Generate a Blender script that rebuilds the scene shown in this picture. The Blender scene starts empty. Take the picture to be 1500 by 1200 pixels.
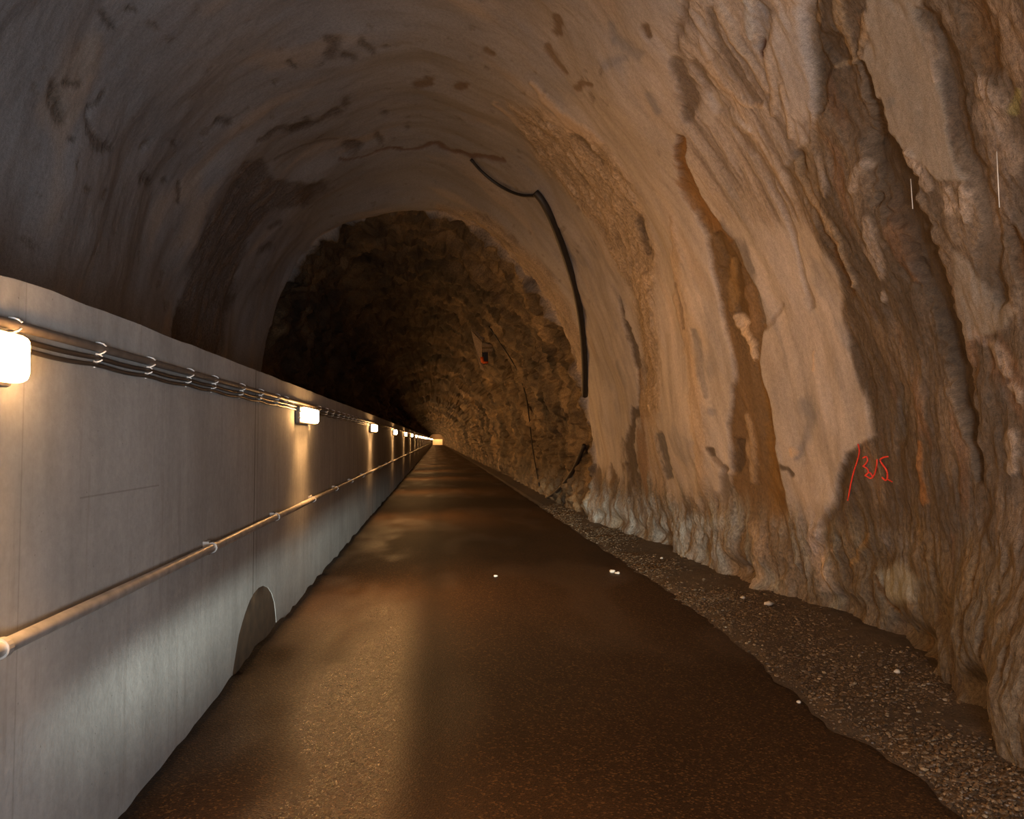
import bpy, bmesh, math, random
import numpy as np
random.seed(7); rng = np.random.default_rng(11)
C = bpy.context.scene.collection
scn = bpy.context.scene
# ------------------------------------------------------------------ camera
F, H = 1100.0, 1.55
VX, VY = 640.0, 645.0
_p = math.atan2(VY-600, F); _a = math.atan((750-VX)/F*math.cos(_p))
FW = np.array([math.sin(_a)*math.cos(_p), math.cos(_a)*math.cos(_p), math.sin(_p)])
RT = np.array([math.cos(_a), -math.sin(_a), 0.0]); UP = np.cross(RT, FW)
CAM = np.array([0, 0, H])
from mathutils import Matrix, Vector
cd = bpy.data.cameras.new('camera'); cam = bpy.data.objects.new('camera', cd); C.objects.link(cam)
M = Matrix.Identity(4)
for i in range(3):
    M[i][0] = RT[i]; M[i][1] = UP[i]; M[i][2] = -FW[i]; M[i][3] = CAM[i]
cam.matrix_world = M
cd.sensor_width = 36; cd.sensor_fit = 'HORIZONTAL'; cd.lens = F/1500*36; cd.clip_start = .02; cd.clip_end = 600
scn.camera = cam
scn.view_settings.view_transform = 'Standard'; scn.view_settings.look = 'None'
scn.view_settings.exposure = 0; scn.view_settings.gamma = 1

def project(P):
    d = P-CAM; w = d@FW; w = np.where(w > .05, w, .05)
    return 750+F*(d@RT)/w, 600-F*(d@UP)/w, (d@FW) > .05
def ray(x, y):
    d = FW*F+RT*(x-750)-UP*(y-600); return d/np.linalg.norm(d)
def on_wall(x, y, X):
    d = ray(x, y); t = X/d[0]; return CAM+d*t

# ------------------------------------------------------------------ noise
_perm = rng.permutation(256).astype(np.int64); _perm = np.concatenate([_perm, _perm])
_g = rng.normal(size=(256, 3)); _g /= np.linalg.norm(_g, axis=1)[:, None]
def perlin(x, y, z=0.0):
    x, y, z = np.broadcast_arrays(np.asarray(x, float), np.asarray(y, float), np.asarray(z, float))
    xi, yi, zi = np.floor(x).astype(np.int64), np.floor(y).astype(np.int64), np.floor(z).astype(np.int64)
    xf, yf, zf = x-xi, y-yi, z-zi
    u, v, w = [t*t*t*(t*(t*6-15)+10) for t in (xf, yf, zf)]
    r = 0
    for a in (0, 1):
        for b in (0, 1):
            for c in (0, 1):
                h = _perm[(_perm[(_perm[(xi+a) & 255]+yi+b) & 255]+zi+c) & 255]
                g = _g[h]
                d = g[..., 0]*(xf-a)+g[..., 1]*(yf-b)+g[..., 2]*(zf-c)
                r = r+d*(u if a else 1-u)*(v if b else 1-v)*(w if c else 1-w)
    return r*1.6
def fbm(x, y, z=0.0, o=4, gain=.5):
    s, a, f = 0, 1, 1
    for k in range(o):
        s = s+a*perlin(x*f+k*17.3, y*f+k*5.1, np.asarray(z)*f+k*9.7); a *= gain; f *= 2.03
    return s
def ridge(x, y, z=0.0, o=4):
    s, a, f = 0, 1, 1
    for k in range(o):
        s = s+a*(1-2*np.abs(perlin(x*f+k*7.3, y*f+k*3.1, np.asarray(z)*f+k*1.7))); a *= .5; f *= 2.1
    return s
def sstep(a, b, x):
    t = np.clip((x-a)/(b-a), 0, 1); return t*t*(3-2*t)

# ------------------------------------------------------------------ object helpers
def mesh_np(name, V, Fc, mat=None, smooth=False, parent=None):
    me = bpy.data.meshes.new(name); V = np.asarray(V, np.float32); Fc = np.asarray(Fc, np.int32)
    me.vertices.add(len(V)); me.vertices.foreach_set('co', V.ravel())
    n = Fc.shape[1]; me.loops.add(Fc.size); me.loops.foreach_set('vertex_index', Fc.ravel())
    me.polygons.add(len(Fc)); me.polygons.foreach_set('loop_start', np.arange(0, Fc.size, n, dtype=np.int32))
    me.polygons.foreach_set('loop_total', np.full(len(Fc), n, np.int32))
    me.polygons.foreach_set('use_smooth', np.full(len(Fc), smooth))
    me.update(calc_edges=True)
    if mat: me.materials.append(mat)
    o = bpy.data.objects.new(name, me); C.objects.link(o)
    if parent: o.parent = parent
    return o
def mesh_bm(name, bm, mats, parent=None, smooth=False):
    bmesh.ops.recalc_face_normals(bm, faces=bm.faces[:])
    me = bpy.data.meshes.new(name); bm.to_mesh(me); bm.free()
    for m in (mats if isinstance(mats, (list, tuple)) else [mats]): me.materials.append(m)
    if smooth:
        for p in me.polygons: p.use_smooth = True
    o = bpy.data.objects.new(name, me); C.objects.link(o)
    if parent: o.parent = parent
    return o
def empty(name, loc, rz=0):
    o = bpy.data.objects.new(name, None); C.objects.link(o); o.location = loc; o.rotation_euler = (0, 0, rz); o.empty_display_size = .1
    return o
def tag(o, label=None, cat=None, group=None, kind=None):
    if label: o['label'] = label
    if cat: o['category'] = cat
    if group: o['group'] = group
    if kind: o['kind'] = kind
    return o
def dup(root, loc):
    r = root.copy(); C.objects.link(r); r.location = loc
    for ch in root.children:
        c = ch.copy(); C.objects.link(c); c.parent = r
        for g in ch.children:
            d = g.copy(); C.objects.link(d); d.parent = c
    return r
def bm_box(bm, x0, x1, y0, y1, z0, z1, bev=0, seg=2):
    r = bmesh.ops.create_cube(bm, size=1)
    for v in r['verts']:
        v.co = Vector(((x0+x1)/2+v.co.x*(x1-x0), (y0+y1)/2+v.co.y*(y1-y0), (z0+z1)/2+v.co.z*(z1-z0)))
    if bev:
        es = list({e for v in r['verts'] for e in v.link_edges})
        bmesh.ops.bevel(bm, geom=es, offset=bev, segments=seg, affect='EDGES', profile=.5)
def tube_geo(pts, rad, n=10, cap=True):
    """swept tube; rad a number or one per point"""
    P = np.asarray(pts, float); N = len(P); rad = np.broadcast_to(np.asarray(rad, float), (N,))
    T = np.gradient(P, axis=0); T /= np.linalg.norm(T, axis=1)[:, None]
    V = []; ref = np.array([0, 0, 1.0]) if abs(T[0][2]) < .9 else np.array([1.0, 0, 0])
    for i in range(N):
        a = np.cross(T[i], ref); a /= np.linalg.norm(a); b = np.cross(T[i], a); ref = -b if False else ref
        for k in range(n):
            t = 2*math.pi*k/n; V.append(P[i]+rad[i]*(math.cos(t)*a+math.sin(t)*b))
    Fc = [[i*n+k, i*n+(k+1) % n, (i+1)*n+(k+1) % n, (i+1)*n+k] for i in range(N-1) for k in range(n)]
    if cap:
        V.append(P[0]); V.append(P[-1]); c0, c1 = len(V)-2, len(V)-1
        for k in range(n):
            Fc.append([c0, c0, (k+1) % n, k]); Fc.append([c1, c1, (N-1)*n+k, (N-1)*n+(k+1) % n])
    return V, Fc
def add_geo(bm, V, Fc):
    vs = [bm.verts.new(v) for v in V]
    for f in Fc:
        ids = []
        for i in f:
            if i not in ids: ids.append(i)
        try: bm.faces.new([vs[i] for i in ids])
        except ValueError: pass
def tube(name, pts, rad, mat, parent=None, n=10):
    bm = bmesh.new(); V, Fc = tube_geo(pts, rad, n); add_geo(bm, V, Fc)
    return mesh_bm(name, bm, mat, parent, smooth=True)
def spline(pts, per=8):
    P = np.asarray(pts, float); Q = np.vstack([2*P[0]-P[1], P, 2*P[-1]-P[-2]]); out = []
    for i in range(1, len(Q)-2):
        for k in range(per):
            t = k/per; p0, p1, p2, p3 = Q[i-1], Q[i], Q[i+1], Q[i+2]
            out.append(.5*((2*p1)+(-p0+p2)*t+(2*p0-5*p1+4*p2-p3)*t*t+(-p0+3*p1-3*p2+p3)*t**3))
    out.append(P[-1]); return np.array(out)

# ------------------------------------------------------------------ materials
def mat(name):
    m = bpy.data.materials.new(name); m.use_nodes = True; nt = m.node_tree; nt.nodes.clear()
    out = nt.nodes.new('ShaderNodeOutputMaterial'); b = nt.nodes.new('ShaderNodeBsdfPrincipled')
    nt.links.new(b.outputs[0], out.inputs[0]); return m, nt, b
def N(nt, t, **kw):
    n = nt.nodes.new('ShaderNode'+t)
    for k, v in kw.items():
        if k in n.inputs: n.inputs[k].default_value = v
        else: setattr(n, k, v)
    return n
def noise(nt, vec, scale, detail=4, rough=.5, mapscale=None):
    if mapscale:
        mp = N(nt, 'Mapping'); mp.inputs['Scale'].default_value = mapscale; nt.links.new(vec, mp.inputs[0]); vec = mp.outputs[0]
    n = N(nt, 'TexNoise', Scale=scale, Detail=detail, Roughness=rough); nt.links.new(vec, n.inputs['Vector']); return n.outputs['Fac']
def ramp(nt, fac, stops):
    r = N(nt, 'ValToRGB'); e = r.color_ramp.elements
    while len(e) < len(stops): e.new(.5)
    for i, (p, c) in enumerate(stops):
        e[i].position = p; e[i].color = (*(c if isinstance(c, tuple) else (c, c, c)), 1)
    nt.links.new(fac, r.inputs[0]); return r.outputs[0]
def mixc(nt, f, a, b, mode='MIX'):
    n = nt.nodes.new('ShaderNodeMix'); n.data_type = 'RGBA'; n.blend_type = mode
    for v, i in ((f, 0), (a, 6), (b, 7)):
        if hasattr(v, 'default_value') or hasattr(v, 'links'): nt.links.new(v, n.inputs[i])
        else: n.inputs[i].default_value = v if i == 0 else (*v, 1)
    return n.outputs[2]
def math_(nt, op, a, b=0.0):
    n = N(nt, 'Math', operation=op)
    for v, i in ((a, 0), (b, 1)):
        if hasattr(v, 'links'): nt.links.new(v, n.inputs[i])
        else: n.inputs[i].default_value = v
    return n.outputs[0]
def bump(nt, h, strength, dist, normal=None):
    n = N(nt, 'Bump'); nt.links.new(h, n.inputs['Height']); n.inputs['Distance'].default_value = dist
    if hasattr(strength, 'links'): nt.links.new(strength, n.inputs['Strength'])
    else: n.inputs['Strength'].default_value = strength
    if normal: nt.links.new(normal, n.inputs['Normal'])
    return n.outputs[0]
def plain(name, col, rough=.5, metal=0.0, var=.2, sc=30):
    m, nt, b = mat(name); tc = N(nt, 'TexCoord').outputs['Object']
    f = noise(nt, tc, sc, 3); c = ramp(nt, f, [(.3, tuple(x*(1-var) for x in col)), (.7, tuple(min(1, x*(1+var)) for x in col))])
    nt.links.new(c, b.inputs['Base Color']); b.inputs['Roughness'].default_value = rough; b.inputs['Metallic'].default_value = metal
    return m
def emis(name, col, s):
    m = bpy.data.materials.new(name); m.use_nodes = True; nt = m.node_tree; nt.nodes.clear()
    o = nt.nodes.new('ShaderNodeOutputMaterial'); e = nt.nodes.new('ShaderNodeEmission')
    e.inputs[0].default_value = (*col, 1); e.inputs[1].default_value = s; nt.links.new(e.outputs[0], o.inputs[0]); return m

def rock_mat():
    m, nt, b = mat('rock_lining')
    col = N(nt, 'Attribute', attribute_name='Col').outputs['Color']
    flow = N(nt, 'Attribute', attribute_name='flow').outputs['Vector']
    rg = N(nt, 'Attribute', attribute_name='rgh').outputs['Fac']
    wet = N(nt, 'Attribute', attribute_name='wet').outputs['Fac']
    st = noise(nt, flow, 1, 5, .6, (5, 1.1, 1)); fine = noise(nt, flow, 1, 6, .65, (45, 28, 1)); grit = noise(nt, flow, 160, 3, .6)
    v1 = ramp(nt, st, [(.28, .72), (.5, 1.0), (.72, 1.22)]); v2 = ramp(nt, fine, [(.32, .5), (.5, 1.0), (.68, 1.5)])
    fs = N(nt, 'SeparateXYZ'); nt.links.new(flow, fs.inputs[0])
    vm = N(nt, 'MapRange'); nt.links.new(fs.outputs[1], vm.inputs[0])
    for i_, v_ in ((1, 3.6), (2, 6.5), (3, 1.0), (4, .3)): vm.inputs[i_].default_value = v_
    v1 = mixc(nt, vm.outputs[0], (1, 1, 1), v1)
    v2m = mixc(nt, math_(nt, 'ADD', math_(nt, 'MULTIPLY', rg, .75), .22), (1, 1, 1), v2)
    v3 = ramp(nt, grit, [(.32, .72), (.68, 1.28)])
    c = mixc(nt, 1.0, col, v1, 'MULTIPLY'); c = mixc(nt, 1.0, c, v2m, 'MULTIPLY'); c = mixc(nt, 1.0, c, v3, 'MULTIPLY')
    nt.links.new(c, b.inputs['Base Color'])
    r = math_(nt, 'SUBTRACT', .88, math_(nt, 'MULTIPLY', wet, .42)); nt.links.new(r, b.inputs['Roughness'])
    b.inputs['Specular IOR Level'].default_value = .35
    big = noise(nt, flow, 1, 5, .6, (14, 5, 1))
    n1 = bump(nt, big, math_(nt, 'ADD', math_(nt, 'MULTIPLY', rg, .8), .12), .05)
    n2 = bump(nt, fine, math_(nt, 'ADD', math_(nt, 'MULTIPLY', rg, .8), .1), .02, n1)
    n3 = bump(nt, grit, .5, .003, n2)
    nt.links.new(n3, b.inputs['Normal']); return m
ROCK = rock_mat()

def concrete_mat():
    m, nt, b = mat('cast_concrete'); geo = N(nt, 'NewGeometry').outputs['Position']
    sp = N(nt, 'SeparateXYZ'); nt.links.new(geo, sp.inputs[0]); Y, Z = sp.outputs[1], sp.outputs[2]
    cl = noise(nt, geo, 1, 5, .55, (1.5, 1.5, 1.2)); stv = noise(nt, geo, 1, 5, .6, (3.5, 4.5, .8)); fn = noise(nt, geo, 26, 5, .7)
    stf = noise(nt, geo, 1, 3, .5, (9, 13, 1.4))
    c = ramp(nt, cl, [(.25, (.26, .255, .25)), (.75, (.36, .355, .35))])
    c = mixc(nt, 1.0, c, ramp(nt, stv, [(.3, .85), (.55, 1.0), (.75, 1.08)]), 'MULTIPLY')
    c = mixc(nt, 1.0, c, ramp(nt, stf, [(.3, .95), (.7, 1.04)]), 'MULTIPLY')
    c = mixc(nt, 1.0, c, ramp(nt, fn, [(.3, .9), (.7, 1.1)]), 'MULTIPLY')
    # drips: dark run marks below the cable line and at the top edge
    dr = noise(nt, geo, 1, 4, .7, (5, 13, .9)); dm = ramp(nt, dr, [(.58, 0.0), (.68, 1.0)])
    c = mixc(nt, math_(nt, 'MULTIPLY', dm, .28), c, (.17, .15, .13))
    # pour joints
    for y0, w, s in ((5.64, .011, .85), (5.73, .006, .6), (5.58, .004, .3), (12.2, .01, .6), (18.5, .012, .6), (25, .012, .6), (31.2, .012, .6), (2.55, .004, .25)):
        d = math_(nt, 'ABSOLUTE', math_(nt, 'SUBTRACT', Y, y0)); f = math_(nt, 'LESS_THAN', d, w)
        c = mixc(nt, math_(nt, 'MULTIPLY', f, s), c, (.09, .08, .07))
    # thin form scratch
    f = math_(nt, 'MULTIPLY', math_(nt, 'LESS_THAN', math_(nt, 'ABSOLUTE', math_(nt, 'SUBTRACT', Z, 1.335)), .0035),
              math_(nt, 'MULTIPLY', math_(nt, 'GREATER_THAN', Y, 2.95), math_(nt, 'LESS_THAN', Y, 3.75)))
    c = mixc(nt, math_(nt, 'MULTIPLY', f, .4), c, (.12, .1, .09))
    pit = N(nt, 'TexVoronoi', Scale=16.0); nt.links.new(geo, pit.inputs['Vector'])
    pm = ramp(nt, pit.outputs['Distance'], [(.04, 1.0), (.07, 0.0)]); c = mixc(nt, math_(nt, 'MULTIPLY', pm, .5), c, (.12, .11, .1))
    nt.links.new(c, b.inputs['Base Color']); b.inputs['Roughness'].default_value = .82; b.inputs['Specular IOR Level'].default_value = .3
    n1 = bump(nt, cl, .4, .02); n2 = bump(nt, fn, .35, .006, n1); n3 = bump(nt, pm, .3, -.003, n2)
    nt.links.new(n3, b.inputs['Normal']); return m
CONC = concrete_mat()

def road_mat():
    m, nt, b = mat('wet_asphalt'); geo = N(nt, 'NewGeometry').outputs['Position']
    sp = N(nt, 'SeparateXYZ'); nt.links.new(geo, sp.inputs[0])
    big = noise(nt, geo, 1, 4, .55, (1.1, .5, 1)); agg = noise(nt, geo, 95, 3, .7); v = N(nt, 'TexVoronoi', Scale=105.0); nt.links.new(geo, v.inputs['Vector'])
    wet = N(nt, 'Attribute', attribute_name='wet').outputs['Fac']
    c = ramp(nt, big, [(.3, (.022, .010, .0035)), (.7, (.040, .0195, .0075))])
    c = mixc(nt, 1.0, c, ramp(nt, agg, [(.3, .6), (.7, 1.45)]), 'MULTIPLY')
    sc = ramp(nt, v.outputs['Distance'], [(.0, 1.0), (.12, 0.0)]);
    vc = N(nt, 'SeparateColor'); nt.links.new(v.outputs['Color'], vc.inputs[0])
    spk = ramp(nt, vc.outputs[0], [(.80, 0.0), (.90, 1.0)]); c = mixc(nt, math_(nt, 'MULTIPLY', spk, .55), c, (.16, .085, .03))  # amber aggregate specks, coloured to double as wet glints
    spd = ramp(nt, vc.outputs[1], [(.60, 0.0), (.75, 1.0)]); c = mixc(nt, math_(nt, 'MULTIPLY', spd, .5), c, (.008, .004, .002))
    c = mixc(nt, math_(nt, 'MULTIPLY', wet, .6), c, (.014, .007, .003))
    nt.links.new(c, b.inputs['Base Color'])
    gl = N(nt, 'Attribute', attribute_name='gloss').outputs['Fac']
    r = math_(nt, 'SUBTRACT', .66, math_(nt, 'MULTIPLY', gl, math_(nt, 'ADD', math_(nt, 'MULTIPLY', vc.outputs[2], .28), .20))); nt.links.new(r, b.inputs['Roughness'])
    nt.links.new(math_(nt, 'ADD', math_(nt, 'MULTIPLY', gl, .5), .14), b.inputs['Specular IOR Level'])
    n1 = bump(nt, big, .15, .02); n2 = bump(nt, agg, .8, .0036, n1); n3 = bump(nt, v.outputs['Distance'], .7, .0030, n2)
    nt.links.new(n3, b.inputs['Normal']); return m
ROAD = road_mat()
def soil_mat():
    m, nt, b = mat('wet_soil'); geo = N(nt, 'NewGeometry').outputs['Position']
    f = noise(nt, geo, 9, 6, .7); g = noise(nt, geo, 60, 4, .7)
    c = ramp(nt, f, [(.3, (.035, .022, .012)), (.7, (.10, .066, .038))]); c = mixc(nt, 1.0, c, ramp(nt, g, [(.3, .6), (.7, 1.4)]), 'MULTIPLY')
    nt.links.new(c, b.inputs['Base Color']); b.inputs['Roughness'].default_value = .7
    nt.links.new(bump(nt, g, .8, .012, bump(nt, f, .6, .04)), b.inputs['Normal']); return m
SOIL = soil_mat()
def gravel_mat():
    m, nt, b = mat('gravel_stones'); c0 = N(nt, 'Attribute', attribute_name='Col').outputs['Color']; geo = N(nt, 'NewGeometry').outputs['Position']
    c = mixc(nt, 1.0, c0, ramp(nt, noise(nt, geo, 120, 3), [(.3, .75), (.7, 1.2)]), 'MULTIPLY')
    nt.links.new(c, b.inputs['Base Color']); b.inputs['Roughness'].default_value = .5; return m
GRAV = gravel_mat()
STONE = plain('pale_stone', (.55, .48, .40), .7, 0, .2, 60)
CABLE = plain('black_cable_jacket', (.035, .028, .024), .45, 0, .3, 20)
CABLE2 = plain('grey_cable_jacket', (.10, .085, .075), .5, 0, .3, 20)
TIE = plain('white_plastic_clip', (.75, .74, .72), .4, 0, .05)
GALV = plain('galvanised_pipe', (.42, .40, .38), .42, .55, .25, 14)
BOLT = plain('steel_bolt', (.25, .23, .21), .4, .8, .2)
HOUS = plain('lamp_housing_grey', (.10, .09, .085), .5, 0, .1)
HOSE = plain('black_rubber_hose', (.02, .014, .01), .55, 0, .3, 10)
BOARD = plain('weathered_board', (.42, .30, .18), .7, 0, .3, 25)
DARKM = plain('dark_bracket_metal', (.03, .02, .015), .5, .5, .2)
ORNG = plain('orange_plastic', (.75, .13, .02), .25, 0, .1)
GATE = plain('cream_gate_sheet', (.75, .66, .50), .6, 0, .06, 2)
SILT = plain('brown_silt', (.060, .034, .016), .8, 0, .35, 9)
RED = plain('red_spray_paint', (.90, .06, .03), .6, 0, .2, 60)
WARM = (1.0, .505, .175)
L_FRONT = emis('lamp_diffuser_front', WARM, 330); L_SIDE = emis('lamp_diffuser_side', WARM, 22); L_END = emis('lamp_diffuser_end', WARM, 170)

# ------------------------------------------------------------------ tunnel rock
W = -1.32
def prof(pts, n=240):
    S = spline(pts, 12); d = np.concatenate([[0], np.cumsum(np.linalg.norm(np.diff(S, axis=0), axis=1))]); return S, d
PA = [(3.1, -.25), (3.15, .5), (3.1, 1.1), (2.98, 1.8), (2.78, 2.7), (2.32, 3.9), (1.62, 4.85), (.75, 5.6), (-.3, 6.0), (-1.35, 5.8), (-2.2, 5.3), (-2.95, 4.3), (-3.35, 2.9), (-3.45, 1.5), (-3.45, -.25)]
PB = [(3.15, -.25), (3.3, .5), (3.35, 1.1), (3.25, 1.8), (3.0, 2.8), (2.55, 3.95), (1.8, 5.0), (.8, 5.75), (-.3, 6.2), (-1.4, 6.0), (-2.3, 5.4), (-3.1, 4.4), (-3.55, 2.9), (-3.6, 1.5), (-3.6, -.25)]
PC = [(2.95, -.25), (3.05, .5), (3.05, 1.0), (2.95, 1.6), (2.75, 2.3), (2.35, 3.1), (1.6, 3.85), (.75, 4.2), (-.2, 4.35), (-1.2, 4.2), (-2.1, 3.8), (-2.8, 3.1), (-3.2, 2.2), (-3.3, 1.2), (-3.3, -.25)]
PD = [(2.6, -.25), (2.65, .5), (2.65, .9), (2.6, 1.4), (2.45, 2.1), (2.1, 2.8), (1.4, 3.4), (.7, 3.7), (0, 3.8), (-1.0, 3.7), (-1.9, 3.3), (-2.5, 2.7), (-2.8, 2.0), (-2.9, 1.1), (-2.9, -.25)]
# shared parameter t (control-point index); arc spacing from profile A
SA, dA = prof(PA); LA = dA[-1]
s_arc = [0.0]
while s_arc[-1] < LA:
    s = s_arc[-1]; s_arc.append(s+(.0125 if s < 4.2 else (.017 if s < 7 else .03)))
s_arc = np.minimum(np.array(s_arc), LA)
tA = np.interp(s_arc, dA, np.linspace(0, 1, len(SA)))
def sample(P):
    S, _ = prof(P); tt = np.linspace(0, 1, len(S)); return np.stack([np.interp(tA, tt, S[:, 0]), np.interp(tA, tt, S[:, 1])], 1)
QA, QB, QC, QD = map(sample, (PA, PB, PC, PD))
Ys = [-7.0]
while Ys[-1] < 246.5:
    y = Ys[-1]
    Ys.append(y+(.12 if y < 1.4 else max(.0085, .0011*y**1.55)))
Ys = np.array(Ys)
# dense step at the sprayed-concrete edge
YE = 14.1
Ys = np.unique(np.concatenate([Ys, np.linspace(YE-.2, YE+.5, 30)]))
def section(Y):
    Y = np.asarray(Y, float)[:, None, None]
    b = sstep(YE, YE+.28, Y); c = sstep(24, 56, Y); d = sstep(120, 235, Y)
    q = QA*(1-b)+QB*b; q = q*(1-c)+QC*c; return q*(1-d)+QD*d
Q = section(Ys)                       # rows x arc x 2
nr, na = Q.shape[:2]
YY = np.repeat(Ys[:, None], na, 1); SS = np.repeat(s_arc[None], nr, 0)
X, Z = Q[..., 0].copy(), Q[..., 1].copy()
print('tunnel verts', nr*na)
# inward normals in the section plane
dX = np.gradient(X, axis=1); dZ = np.gradient(Z, axis=1); l = np.hypot(dX, dZ)+1e-9
NX, NZ = -dZ/l, dX/l
if (NX[nr//2, 5] > 0): NX, NZ = -NX, -NZ
rock = sstep(YE-.02, YE+.12, YY+.25*perlin(SS*.9, 3.3)+.1*perlin(SS*3, 1.3))  # bare rock beyond the sprayed lining
# large undulation
big = .16*fbm(YY*.33, SS*.28, 1.0, 3)+.05*fbm(YY*1.0, SS*.55, 4.0, 3)
bigr = .28*fbm(YY*.55, SS*.45, 7.0, 4)+.14*ridge(YY*1.1, SS*.8, 2.0, 4)+sstep(26, 50, YY)*.38*perlin(YY*.33, SS*.12, 9.0)
damp = 1-.6*sstep(60, 160, YY)
big = big*(1-rock)+bigr*rock*damp
# foot of the right wall, as the photograph's toe line wanders
toeY = np.array([-8, 2.6, 3.5, 4.4, 5.5, 6.7, 7.4, 9, 10.8, 12.5, 14, 15.2, 17.8, 25, 38, 60, 246])
toeX = np.array([2.7, 2.7, 2.72, 3.1, 3.42, 3.35, 3.18, 3.2, 3.19, 3.05, 2.86, 3.0, 2.95, 3.0, 3.1, 3.0, 2.6])
toe = np.interp(YY, toeY, toeX)
low = 1-sstep(.25, 1.5, Z)
low = np.where(SS < LA*.4, low, 0)
off = X+NX*big
X2 = off*(1-low)+(toe+.06*fbm(YY*2, SS*2, 3.0, 3))*low
Z2 = Z+NZ*big*(1-low)
P3 = np.stack([X2, YY, Z2], -1)
px, py, vis = project(P3.reshape(-1, 3)); px = px.reshape(nr, na); py = py.reshape(nr, na); vis = vis.reshape(nr, na)
px = np.where(vis, px, -9999); 
# natural edges: wander of traced outlines
wx = px+5*fbm(YY*3.0, SS*1.2, 20.0, 3)+1.4*perlin(YY*12, SS*6, 3.0); wy = py+6*fbm(YY*2.0, SS*2, 31.0, 2)

right = (SS < LA*.62) & (YY < YE+.3) & vis
def poly(pts, feather=3.0, region=right):
    P = np.array(pts, float); out = np.zeros((nr, na))
    sel = region & (wx > P[:, 0].min()-4*feather) & (wx < P[:, 0].max()+4*feather) & (wy > P[:, 1].min()-4*feather) & (wy < P[:, 1].max()+4*feather)
    x, y = wx[sel], wy[sel]; inside = np.zeros(len(x), bool); d = np.full(len(x), 1e9)
    for i in range(len(P)):
        (x0, y0), (x1, y1) = P[i], P[(i+1) % len(P)]
        c = ((y0 > y) != (y1 > y)) & (x < (x1-x0)*(y-y0)/((y1-y0) or 1e-9)+x0); inside ^= c
        dx, dy = x1-x0, y1-y0; t = np.clip(((x-x0)*dx+(y-y0)*dy)/(dx*dx+dy*dy+1e-9), 0, 1)
        d = np.minimum(d, np.hypot(x-x0-t*dx, y-y0-t*dy))
    sd = np.where(inside, d, -d); out[sel] = sstep(-feather, feather, sd); return out
JIT = 1+.38*perlin(YY*11, SS*8, 6.0)+.28*perlin(YY*26, SS*18, 8.0)
def stroke(pts, region=right, soft=.5):
    """pts: (x, y, half-width)"""
    P = np.array(pts, float); m = P[:, 2].max()*2+6; out = np.zeros((nr, na))
    sel = region & (wx > P[:, 0].min()-m) & (wx < P[:, 0].max()+m) & (wy > P[:, 1].min()-m) & (wy < P[:, 1].max()+m)
    x, y = wx[sel], wy[sel]; best = np.zeros(len(x)); jj = JIT[sel]
    for i in range(max(1, len(P)-1)):
        x0, y0, w0 = P[i]; x1, y1, w1 = P[min(i+1, len(P)-1)]
        dx, dy = x1-x0, y1-y0; t = np.clip(((x-x0)*dx+(y-y0)*dy)/(dx*dx+dy*dy+1e-9), 0, 1)
        d = np.hypot(x-x0-t*dx, y-y0-t*dy); w = w0+(w1-w0)*t
        best = np.maximum(best, 1-sstep(1-soft, 1+soft, jj*d/np.maximum(w, .5)))
    out[sel] = best; return out

A_ = lambda *c: np.array(c)
PLAST = A_(.42, .335, .262); BROWN = A_(.155, .103, .066); DARK = A_(.075, .047, .027); OCHRE = A_(.27, .145, .05)
DKOCH = A_(.105, .05, .013); PALE = A_(.56, .42, .32); BLUE = A_(.215, .19, .175); GREEN = A_(.33, .31, .255); TAN = A_(.44, .30, .18)
ROCKC = A_(.125, .078, .038)
col = np.zeros((nr, na, 3))+PLAST
rgh = np.zeros((nr, na))+.12; wet = np.zeros((nr, na)); dsp = np.zeros((nr, na))
def lay(mask, c, a=1.0, depth=0.0, r=None, w=None):
    global col, rgh, wet, dsp
    m = (mask*a)[..., None]; col = col*(1-m)+c*m
    dsp = dsp+mask*depth*.62
    if r is not None: rgh = rgh*(1-mask)+r*mask
    if w is not None: wet = wet*(1-mask)+w*mask
near = (YY < YE+.3)
# sprayed lining: shade and cool light painted on the vault, then mottling in cloudy tone and bluish-grey worn patches
col = col*(1-.40*sstep(3.6, 7.0, SS))[..., None]  # painted darker up the vault, standing in for weaker upward lamplight
col = col*(A_(1, 1, 1)+sstep(6.0, 9.0, SS)[..., None]*A_(-.06, .06, .22))  # cooler tint on the left vault imitates neutral light
cl = fbm(YY*.8, SS*.8, 40.0, 4)
col = col*(1+.12*cl[..., None])
lay(sstep(.34, .6, fbm(YY*1.6, SS*.9, 44.0, 4)), BLUE, .4)
lay(sstep(.30, .7, fbm(YY*1.3, SS*.5, 48.0, 3)), TAN, .35)
# small ragged dark blemishes over the vault
bl = sstep(.74, .92, fbm(YY*2.3, SS*2.6, 52.0, 3)); lay(bl*(SS > 3.6), DARK*1.5, .45, -.02, .5)
bl2 = sstep(.68, .85, fbm(YY*4.5, SS*5.5, 57.0, 2)); lay(bl2*(SS > 4.5), DARK*1.5, .3, -.012, .5)

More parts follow.
